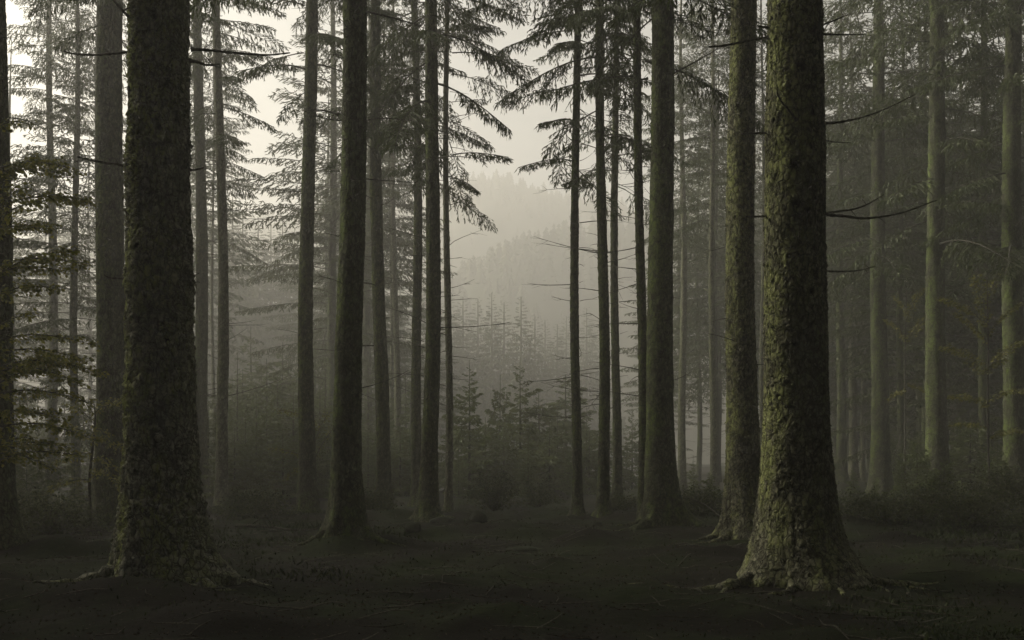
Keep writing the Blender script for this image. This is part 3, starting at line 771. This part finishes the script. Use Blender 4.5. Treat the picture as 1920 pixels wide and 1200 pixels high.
# unseen spruces added round the viewpoint as shade, with a gap for the sun
scatter(84, lambda: rnd.uniform(-40, 30), lambda: rnd.uniform(-30, 38), 3.6, 'one of the unseen spruces added round the viewpoint for shade', 'unseen shade spruces added round the viewpoint', (0, 1), wide=1.9, bare=True, drop=(-1.5, -1), ok=lambda x, y: math.hypot(x, y) > 4 and (y < -2 or (y <= 3 and abs(x) > 7) or (y > 3 and abs(x)/max(y, .1) > (.82 if x < 0 else 1.2))) and not (y > 22 and x > -16 and x < 14) and not (x < -6 and abs(y-(15.4+(-x-8)*.36)) < 5.0))


# ------------------------------------------------------------------ far spruces in the valley and on the left slope
def far_spruce(k):
    t = bpy.data.objects.new('spruce_tree', None); COL.objects.link(t)
    V, Q = tube([[0, 0, -1], [0, 0, 8], [0, 0, 20.5]], [.25, .17, .02], 8); obj('trunk', mesh('trunk', V, Q, mat=M['bark'], attrs={'plate': np.zeros(len(V)), 'knot': np.zeros(len(V))}), t)
    obj('crown', FULL[k], t, (0, 0, .8)); return t
FS = [far_spruce(k) for k in range(3)]; fused = [False]*3
def far_place(px, ptop, d, label, group=None, wid=1.0):
    k = rnd.randrange(3); o = FS[k] if not fused[k] else copy_tree(FS[k]); fused[k] = True
    x = (px-960)/F*d; z = gzf(x, d); top = EYE+(HOR-ptop)/F*d; s = (top-z)/20.8
    o.location = (x, d, z); o.rotation_euler = (0, 0, rnd.random()*6.28); o.scale = (s*wid, s*wid, s)
    tag(o, label, 'spruce', group)
for px, pt, d in ((845, 535, 118), (868, 548, 126), (896, 552, 122), (922, 540, 112), (945, 558, 120), (977, 548, 108), (1003, 585, 116), (1022, 592, 124), (1045, 600, 120), (1062, 585, 128), (820, 540, 124), (1100, 570, 126), (1125, 590, 130)):
    lab = {922: 'tallest pointed conifer in the faint tree line of the valley', 977: 'single pointed conifer right of the gap in the valley tree line'}.get(px)
    far_place(px, pt, d, lab or 'one of the faint conifers in the valley tree line', None if lab else 'faint conifers in the valley tree line', rnd.uniform(1.15, 1.5))
for px, pt, d in ((436, 362, 96), (455, 385, 104), (484, 400, 100), (508, 412, 108), (530, 398, 103), (552, 425, 110), (610, 455, 112), (655, 470, 118), (690, 490, 120), (750, 505, 122), (395, 380, 108)):
    lab = 'tallest hazy conifer beyond the left trunks, beside the pale sky' if px == 436 else None
    far_place(px, pt, d, lab or 'one of the hazy conifers beyond the trunks on the left', None if lab else 'hazy conifers beyond the left trunks', 1.35)

# ------------------------------------------------------------------ young spruces
def young(k, h, Lb, gap, lead=.5):
    rg = np.random.RandomState(500+k); sp = []; z = .15
    az = rg.rand()*6
    while z < h-.10:
        f = z/h; az += 2.4+rg.uniform(-.6, .6)
        lump = .8+.35*math.sin(az*1.0+k)*math.sin(f*9+k)
        sp.append((0, 0, z, az, R(-10+34*f**1.3+rg.uniform(-14, 14)), rg.uniform(-.4, .4), (Lb*(1-f)**.8*lump+.07)*rg.uniform(.5, 1.25)))
        z += gap/5.6*rg.uniform(.3, 1.7)*(1+.2*f)
    crown = assemble(sp, BO_YG, M['young_needles'], 'foliage')
    t = bpy.data.objects.new('young_spruce', None); COL.objects.link(t)
    V, Q = tube([[0, 0, -.1], [.01, 0, h*.5], [0, 0, h+lead*.4]], [.045*h/4, .025*h/4, .005], 6)
    obj('trunk', mesh('trunk', V, Q, mat=M['bark'], smooth=True, attrs={'plate': np.zeros(len(V)), 'knot': np.zeros(len(V))}), t); obj('foliage', crown, t)
    t['h'] = h+lead*.4; return t
YS = [young(0, 5.0, 1.35, .36), young(1, 3.6, 1.25, .28), young(2, 6.0, 1.5, .42), young(3, 2.2, 1.0, .22), young(4, 4.4, 1.7, .33, .2), young(5, 5.2, 1.1, .40, 1.4)]; yused = [False]*6
YH = [float(t['h']) for t in YS]
for t in YS: del t['h']
def yplace(k, px, ptop, d, label, group=None, wid=1.0):
    if group: wid *= rnd.uniform(.75, 1.15)
    x = (px-960)/F*d; z = gzf(x, d); h = EYE+(HOR-ptop)/F*d-z; s = h/YH[k]
    if s <= .05: return
    o = YS[k] if not yused[k] else copy_tree(YS[k]); yused[k] = True
    o.location = (x, d, z-.05); o.rotation_euler = (0, 0, rnd.random()*6.28); o.scale = (s*wid, s*wid, s); tag(o, label, 'young spruce', group)
yplace(0, 880, 672, 35, 'young spruce with a bare pointed leader, left one in the valley gap', None, 1.3)
yplace(2, 975, 668, 38, 'taller young spruce in the middle of the valley gap', None, 1.3)
yplace(3, 938, 700, 41, 'thin topped young spruce between the two pointed ones in the gap', None, .8)
G1 = 'young spruces filling the valley gap'
for px, pt, d in ((850, 760, 40), (910, 780, 37), (1010, 730, 42), (1045, 760, 40), (1060, 700, 47), (1030, 790, 36), (945, 800, 35), (1100, 760, 44), (1140, 775, 41), (1185, 760, 45), (860, 820, 33), (990, 800, 33), (1105, 800, 36), (1075, 825, 34)):
    yplace(rnd.randrange(6), px, pt, d, 'one of the dark young spruces filling the bottom of the valley gap', G1, 1.55)
G2 = 'young spruces between the left trunks'
for px, pt, d in ((445, 660, 42), (470, 610, 52), (500, 670, 44), (530, 640, 50), (560, 660, 41), (590, 640, 50), (610, 690, 40), (520, 700, 38), (480, 720, 37), (445, 730, 36), (550, 730, 36), (600, 720, 37), (640, 700, 41), (690, 660, 47), (740, 690, 44), (770, 720, 40), (725, 740, 38), (480, 790, 32), (530, 800, 31), (590, 800, 31), (455, 690, 46), (490, 680, 50), (515, 730, 43), (545, 700, 46), (575, 760, 38), (500, 760, 35), (460, 770, 34), (615, 760, 38), (665, 740, 42), (715, 710, 46), (760, 690, 50), (435, 700, 52), (690, 790, 34), (750, 790, 34), (440, 800, 31)):
    yplace(rnd.randrange(6), px, pt, d, 'one of the misty young spruces crowding between the left hand trunks', G2, 1.6)
G3 = 'young spruces at the back left'
for px, pt, d in ((30, 700, 44), (70, 730, 40), (120, 720, 46), (150, 740, 40), (20, 790, 30), (90, 800, 28), (140, 820, 26), (50, 850, 22), (330, 700, 34), (390, 720, 34), (-40, 700, 30)):
    yplace(rnd.randrange(6), px, pt, d, 'one of the dark young spruces behind the beech on the far left', G3, 1.3)
G4 = 'dark young spruces low on the right'
for px, pt, d in ((1720, 800, 30), (1690, 850, 27), (1770, 850, 24), (1820, 780, 34), (1870, 820, 28), (1900, 740, 38), (1800, 720, 42), (1860, 760, 40), (1600, 870, 34), (1640, 880, 26), (1330, 880, 24), (1300, 850, 34), (1700, 740, 50), (1680, 790, 44), (1560, 830, 44)):
    yplace(rnd.randrange(6), px, pt, d, 'one of the dark young spruces low between the right hand trunks', G4, 1.4)

# ------------------------------------------------------------------ beech saplings
def beech(name, stem, specs, label, seed, leaf=.066, mat='beech', lden=1.0, cat='beech sapling'):
    """stem: 3D points; specs: (height fraction point, tip point) of layered boughs"""
    rg = np.random.RandomState(seed); t = bpy.data.objects.new(name, None); COL.objects.link(t)
    base = np.array(stem[0]); t.location = base; tag(t, label, cat)
    s = spline(np.array(stem)-base, 20); V, Q = tube(s, np.linspace(.035, .008, 20), 8); obj('stem', mesh('stem', V, Q, mat=M['dead'], smooth=True), t)
    acc = Acc(); LV, LT = [], []
    for (p0, p1, width) in specs:
        p0, p1 = np.array(p0)-base, np.array(p1)-base; L = np.linalg.norm(p1-p0); dr = (p1-p0)/L; sd2 = np.cross(dr, [0, 0, 1.]); sd2 /= np.linalg.norm(sd2)
        pts = spline([p0, p0+(p1-p0)*.35+[0, 0, .09*L], p0+(p1-p0)*.7+[0, 0, .07*L], p1], 12); acc.add(*tube(pts, np.linspace(.011, .003, 12), 4))
        nt_ = int(L/.07)
        for i in range(nt_):
            f = (i+.5)/nt_; c = spline(pts, 12)[min(11, int(f*11))]; sg = 1 if i % 2 else -1
            l = width*(1-f*.6)*rg.uniform(.4, 1.1)*(.35+.65*min(1, f*3)); d2 = dr*.65+sd2*sg*rg.uniform(.5, 1.1)+[0, 0, rg.uniform(-.22, .12)]; d2 /= np.linalg.norm(d2)
            tw = spline([c, c+d2*l*.5+[0, 0, .02], c+d2*l+[0, 0, -.04*l]], 5); acc.add(*tube(tw, np.linspace(.004, .0015, 5), 3))
            nl = max(3, int(l/.016*lden))
            for q in range(nl):
                g = (q+rg.rand())/nl; o = c+d2*l*g+rg.normal(size=3)*[.02, .02, .03]
                ld = d2*rg.uniform(.3, 1)+np.cross(d2, [0, 0, 1.])*rg.choice([-1, 1])*rg.uniform(.3, 1)+[0, 0, rg.uniform(-1.1, .1)]; ld /= np.linalg.norm(ld)
                ls = np.cross(ld, [rg.uniform(-1, 1), rg.uniform(-1, 1), .8]); ls /= np.linalg.norm(ls); ls /= np.linalg.norm(ls); k = leaf*rg.uniform(.7, 1.25); up = np.cross(ls, ld)
                LV.append(np.array([o, o+ld*k*.45+ls*k*.33+up*k*.06, o+ld*k, o+ld*k*.45-ls*k*.33+up*k*.06])); LT.append(rg.rand())
    V, Q, _ = acc.get(); obj('twigs', mesh('twigs', V, Q, mat=M['dead']), t)['kind'] = 'stuff'
    V = np.concatenate(LV); Q = np.arange(len(V)).reshape(-1, 4)
    T = np.concatenate([Q[:, [0, 1, 2]], Q[:, [0, 2, 3]]])
    obj('foliage', mesh('foliage', V, T=T, mat=M[mat], attrs={'tone': np.repeat(LT, 4)}), t)['kind'] = 'stuff'
    return t
def bb(px0, py0, px1, py1, d, dd, w_): return (P(px0, py0, d), P(px1, py1, d+dd), w_)
d = 12.6; rb = random.Random(3)
specs = [bb(-10, 330, 130, 330, d, .6, .34), bb(-10, 370, 70, 290, d, .3, .3), bb(-10, 400, 60, 350, d, -.5, .26), bb(-12, 440, 80, 430, d, -.3, .3), bb(-12, 500, 175, 500, d, .3, .42), bb(-12, 520, 150, 470, d, .8, .4),
         bb(-12, 560, 120, 545, d, -.4, .4), bb(-14, 620, 60, 590, d, .2, .3), bb(-14, 640, 185, 650, d, .5, .38), bb(-14, 690, 190, 700, d, .1, .45), bb(-14, 700, 150, 720, d, -.5, .45), bb(-14, 740, 180, 760, d, .6, .45),
         bb(-14, 780, 120, 790, d, -.3, .45), bb(-10, 800, 190, 830, d, .8, .4), bb(-10, 850, 100, 880, d, .2, .4), bb(-10, 240, 60, 235, d, .6, .2)]
for _ in range(13):
    yy = rb.uniform(290, 860); specs.append(bb(-12, yy+rb.uniform(-10, 30), rb.uniform(50, 185), yy, d, rb.uniform(-.8, 1.2), rb.uniform(.25, .42)))
beech('beech_sapling', [P(-14, 1000, d)*[1, 1, 0]+[0, 0, gzf(P(-14, 1000, d)[0], d)], P(-18, 800, d), P(-12, 500, d), P(-8, 200, d)], specs, 'leafy beech sapling with layered boughs reaching in from the left edge', 71, leaf=.06, lden=1.5)
d = 17.5
specs = [bb(172, 780, 240, 750, d, -.6, .3), bb(174, 820, 120, 800, d, -.3, .35), bb(172, 800, 225, 850, d, -.5, .3), bb(170, 880, 235, 915, d, -.6, .28), bb(172, 850, 100, 870, d, .1, .35), bb(170, 900, 90, 920, d, -.3, .35), bb(172, 790, 130, 760, d, .3, .3), bb(172, 860, 215, 880, d, -.5, .25)]
x0 = (172-960)/F*d
beech('beech_sapling', [[x0, d, gzf(x0, d)], P(168, 900, d), P(178, 800, d), P(176, 750, d)], specs, 'small dark beech sapling at the foot of the smooth dark trunk on the left', 72)
d = 27.0
specs = [bb(1852, 700, 1770, 650, d, -.6, .5), bb(1852, 690, 1925, 640, d, .4, .5), bb(1850, 640, 1790, 590, d, .4, .5), bb(1850, 630, 1915, 570, d, -.3, .5), bb(1852, 760, 1780, 745, d, -.4, .5), bb(1852, 750, 1935, 735, d, .3, .5), bb(1850, 600, 1830, 520, d, .5, .5),
         bb(1850, 800, 1780, 800, d, .2, .5), bb(1850, 610, 1760, 560, d, .3, .5), bb(1850, 560, 1890, 500, d, .2, .45), bb(1852, 820, 1920, 810, d, .2, .5)]
x0 = (1856-960)/F*d
beech('beech_sapling', [[x0, d, gzf(x0, d)], P(1852, 780, d), P(1853, 650, d), P(1850, 500, d)], specs, 'leafy beech with a crooked dark stem among the right hand trunks', 73, leaf=.085)
d = 33.0
specs = [bb(1700, 640, 1750, 590, d, .6, .5), bb(1700, 640, 1660, 600, d, .3, .5), bb(1700, 720, 1750, 745, d, -.4, .45), bb(1700, 730, 1665, 750, d, .2, .45), bb(1700, 600, 1730, 540, d, .2, .45), bb(1700, 590, 1680, 560, d, .2, .4)]
x0 = (1696-960)/F*d
beech('beech_sapling', [[x0, d, gzf(x0, d)], P(1697, 800, d), P(1697, 690, d), P(1700, 540, d)], specs, 'thin stemmed hazy beech between the green grey spruce and the knotty one', 74, leaf=.085)
d = 24.5
specs = [bb(590, 870, 505, 842, d, -.6, .35), bb(590, 860, 640, 790, d, .6, .3), bb(590, 830, 620, 770, d, .8, .3), bb(590, 800, 520, 770, d, .8, .3), bb(590, 880, 530, 900, d, .6, .3)]
x0 = (592-960)/F*(d+.6)
beech('beech_sapling', [[x0, d+.6, gzf(x0, d+.6)], P(592, 900, d+.6), P(590, 800, d+.6)], specs, 'low pale green sapling spreading behind the lone grey green spruce', 75, leaf=.055)

# ------------------------------------------------------------------ low plants, litter, stones, fallen wood
def bush(name, x, y, rx, rz_, n, label, seed, mat='shrub', leaf=.05):
    rg = np.random.RandomState(seed); t = bpy.data.objects.new(name, None); COL.objects.link(t); z0 = gzf(x, y); t.location = (x, y, z0); tag(t, label, 'bush')
    acc = Acc(); A0, A1 = [], []
    for i in range(n):
        a = rg.rand()*6.283; e = rg.uniform(.15, 1)**.8; tip = np.array([math.cos(a)*rx*(1.05-e*.6), math.sin(a)*rx*(1.05-e*.6), rz_*e*rg.uniform(.7, 1.1)])
        pts = spline([[0, 0, 0], tip*[.45, .45, .75], tip], 8); acc.add(*tube(pts, np.linspace(.008, .002, 8), 3))
        for q in range(26):
            g = .3+.7*rg.rand(); o = pts[min(7, int(g*8))]+rg.normal(size=3)*.06*rx; dd = rg.normal(size=3)*[1, 1, .6]+[0, 0, .1]; dd /= np.linalg.norm(dd)
            A0.append(o); A1.append(o+dd*leaf*rg.uniform(.7, 1.6))
    V, Q, _ = acc.get(); obj('twigs', mesh('twigs', V, Q, mat=M['dead']), t)['kind'] = 'stuff'
    A0 = np.array(A0); A1 = np.array(A1); V, Q = ribbons(A0, A1, np.full(len(A0), leaf*.6), rg, True)
    obj('foliage', mesh('foliage', V, Q, mat=M[mat], attrs={'tone': np.repeat(rg.rand(len(A0)), 4)}), t)['kind'] = 'stuff'
bush('bush', (925-960)/F*26, 26, .85, 1.05, 110, 'round pale bush in front of the young spruces in the valley gap', 81)
bush('bush', (1010-960)/F*27.5, 27.5, .8, .75, 80, 'low dark bush right of the round pale bush in the gap', 82)
bush('bush', (1170-960)/F*25, 25, .6, .5, 50, 'low bush in the mist left of the knobbly trunk', 83)
bush('bush', (700-960)/F*25, 24, .9, .6, 80, 'low bush beside the foot of the left leaning grey spruce', 84)
bush('bush', (480-960)/F*22, 22, 1.1, .6, 100, 'low spreading bush below the misty thicket on the left', 85)
bush('bush', (1310-960)/F*22, 22, .9, .65, 90, 'twiggy bush left of the mossy dark trunk on the right', 86)
bush('bush', (1650-960)/F*20, 20, 1.2, .55, 120, 'low dark bush right of the biggest right trunk', 87)
bush('bush', (1800-960)/F*19, 19, 1.5, .75, 160, 'wide dark bush under the knotty right trunk', 88)
bush('bush', (1890-960)/F*23, 23, 1.3, .9, 120, 'dark bush at the foot of the rightmost spruce', 89)
bush('bush', (90-960)/F*17, 17, 1.2, .7, 120, 'dark bush beneath the beech boughs on the far left', 90)

def ground_cover():
    rg = np.random.RandomState(4); n = 170000
    y = 3.6+rg.rand(n)**1.3*34; x = rg.uniform(-.62, .62, n)*(y+3)
    path = np.exp(-((x-.3)/(1.6+y*.06))**2)
    den = fbm(x*.5, y*.5, x*0, 41, 3)*.8+.35-path*.75+.3*sstep(4, 9, np.abs(x))
    keep = rg.rand(n) < np.clip(den, .22, 1); x, y = x[keep], y[keep]; z = gz(x, y); n = len(x)
    h = (.016+.065*rg.rand(n)**2.5)*(.7+.9*np.clip(den[keep], 0, 1))*(1+.8*np.clip(fbm(x*.9, y*.9, x*0, 43, 2), 0, 1)); a = rg.rand(n)*6.283; tl = rg.uniform(.2, 1.3, n)
    h = h*np.clip(y/13, .3, 1)
    P0 = np.stack([x, y, z+rg.rand(n)*.02-.008], -1); D = np.stack([np.cos(a)*tl, np.sin(a)*tl, np.ones(n)], -1); D /= np.linalg.norm(D, axis=1)[:, None]
    V, Q = ribbons(P0, P0+D*h[:, None], h*.22+.006, rg)
    tag(obj('ground_plants', mesh('ground_plants', V, Q, mat=M['cover'], attrs={'tone': np.repeat(rg.rand(n), 4)})), 'dark bilberry, moss shoots and seedlings covering the forest floor', 'undergrowth', kind='stuff')
    n = 26000; y = 3.5+rg.rand(n)**1.2*24; x = rg.uniform(-.6, .6, n)*(y+3); z = gz(x, y)+.012; a = rg.rand(n)*6.283; l = rg.uniform(.015, .045, n)
    P0 = np.stack([x, y, z], -1); D = np.stack([np.cos(a), np.sin(a), rg.uniform(-.1, .5, n)], -1)
    V, Q = ribbons(P0, P0+D*l[:, None], l*.4, rg, True)
    tag(obj('leaf_litter', mesh('leaf_litter', V, Q, mat=M['litter'], attrs={'tone': np.repeat(rg.rand(n), 4)})), 'brown needle and leaf litter scattered over the forest floor', 'leaf litter', kind='stuff')
    acc = Acc()
    for i in range(700):
        y = 4+rg.rand()*22; x = rg.uniform(-.6, .6)*(y+2); l = rg.uniform(.15, .9); a = rg.rand()*3.14
        p = [[x+math.cos(a)*l*s_+rg.normal()*.02, y+math.sin(a)*l*s_+rg.normal()*.02, 0] for s_ in (-.5, -.15, .2, .5)]
        for q in p: q[2] = gzf(q[0], q[1])+.02+rg.rand()*.025
        acc.add(*tube(p, [.006, .008, .006, .003], 3))
    V, Q, _ = acc.get(); tag(obj('fallen_twigs', mesh('fallen_twigs', V, Q, mat=M['dead'])), 'thin dead twigs lying all over the forest floor', 'twigs', kind='stuff')
ground_cover()

def stone(px, py, d, sx, sy, sz, label, seed):
    rg = np.random.RandomState(seed); x = (px-960)/F*d; nu, nv = 26, 14
    a, b = np.meshgrid(np.arange(nu)*2*math.pi/nu, np.linspace(-math.pi/2, math.pi/2, nv), indexing='xy')
    X, Y, Z = np.cos(a)*np.cos(b), np.sin(a)*np.cos(b), np.sin(b)
    r = 1+.28*fbm(X*1.3, Y*1.3, Z*1.3, seed, 4); r = np.minimum(r, 1.12)
    V = np.stack([X*r*sx, Y*r*sy, Z*r*sz+sz*.45], -1).reshape(-1, 3)
    i, j = np.meshgrid(np.arange(nv-1), np.arange(nu), indexing='ij'); j2 = (j+1) % nu
    Q = np.stack([i*nu+j, i*nu+j2, (i+1)*nu+j2, (i+1)*nu+j], -1).reshape(-1, 4)
    tag(obj('stone', mesh('stone', V, Q, mat=M['stone'], smooth=True), None, (x, d, gzf(x, d)-.04), rg.rand()*6), label, 'stone')
stone(897, 978, 21.8, .20, .17, .20, 'upright mossy stone in front of the round pale bush', 1)
stone(980, 1000, 19.2, .26, .2, .11, 'flat mossy stone right of centre on the path', 2)
stone(832, 998, 19.4, .27, .2, .11, 'low dark stone by the roots of the centre left spruce', 3)
stone(950, 998, 19.6, .11, .1, .09, 'small stone beside the flat mossy stone on the path', 4)
stone(775, 1018, 17.2, .16, .13, .14, 'pointed stone between the flared trunk and the centre left spruce', 5)
stone(1120, 986, 20.2, .12, .1, .09, 'small stone in front of the straight slim dark spruce', 6)
stone(985, 1035, 15.2, .30, .2, .07, 'wide half buried stone in the middle of the path', 7)
stone(1903, 1022, 15.5, .12, .1, .08, 'small pale stone on the ground near the right edge', 8)
stone(1028, 1002, 19.0, .12, .1, .06, 'little stone right of the flat mossy stone on the path', 9)

def log(pts, r, label, seed):
    p = np.array([[x, y, gzf(x, y)+h] for x, y, h in pts]); base = p[0].copy(); acc = Acc(); rg = np.random.RandomState(seed)
    s = spline(p-base, 18); acc.add(*tube(s, np.linspace(r, r*.35, 18), 6, jag=.15))
    for i in range(7):
        q = s[rg.randint(3, 17)]; v = rg.normal(size=3); v[2] = abs(v[2])*.8; v /= np.linalg.norm(v); l = rg.uniform(.15, .5); acc.add(*tube([q, q+v*l*.6, q+v*l+[0, 0, .04]], [r*.4, r*.25, r*.12], 4))
    V, Q, _ = acc.get(); tag(obj('fallen_branch', mesh('fallen_branch', V, Q, mat=M['dead'], smooth=True), None, base), label, 'branch')
log([(-5.4, 19.5, .04), (-4.8, 19.2, .08), (-4.2, 19.0, .05), (-3.7, 19.1, .04)], .04, 'fallen branch lying left of the flared trunk', 1)
log([(4.3, 20, .05), (4.0, 20.6, .3), (3.6, 21, .45)], .025, 'tangle of dead branch sticking up left of the mossy dark trunk', 2)
log([(-5.9, 15.5, .04), (-5.4, 15.8, .12), (-4.9, 16.2, .06)], .035, 'fallen branch lying right of the scaly foreground trunk', 3)

# ------------------------------------------------------------------ haze
def haze():
    x, y0, y1, z0, z1 = 450, -95, 510, -30, 108
    V = [(a, b, c) for c in (z0, z1) for b in (y0, y1) for a in (-x, x)]
    Q = [(0, 2, 3, 1), (4, 5, 7, 6), (0, 1, 5, 4), (2, 6, 7, 3), (0, 4, 6, 2), (1, 3, 7, 5)]
    tag(obj('haze', mesh('haze', V, Q, mat=M['haze'])), 'pale morning mist filling the wood and the valley', 'mist', kind='stuff')
haze()
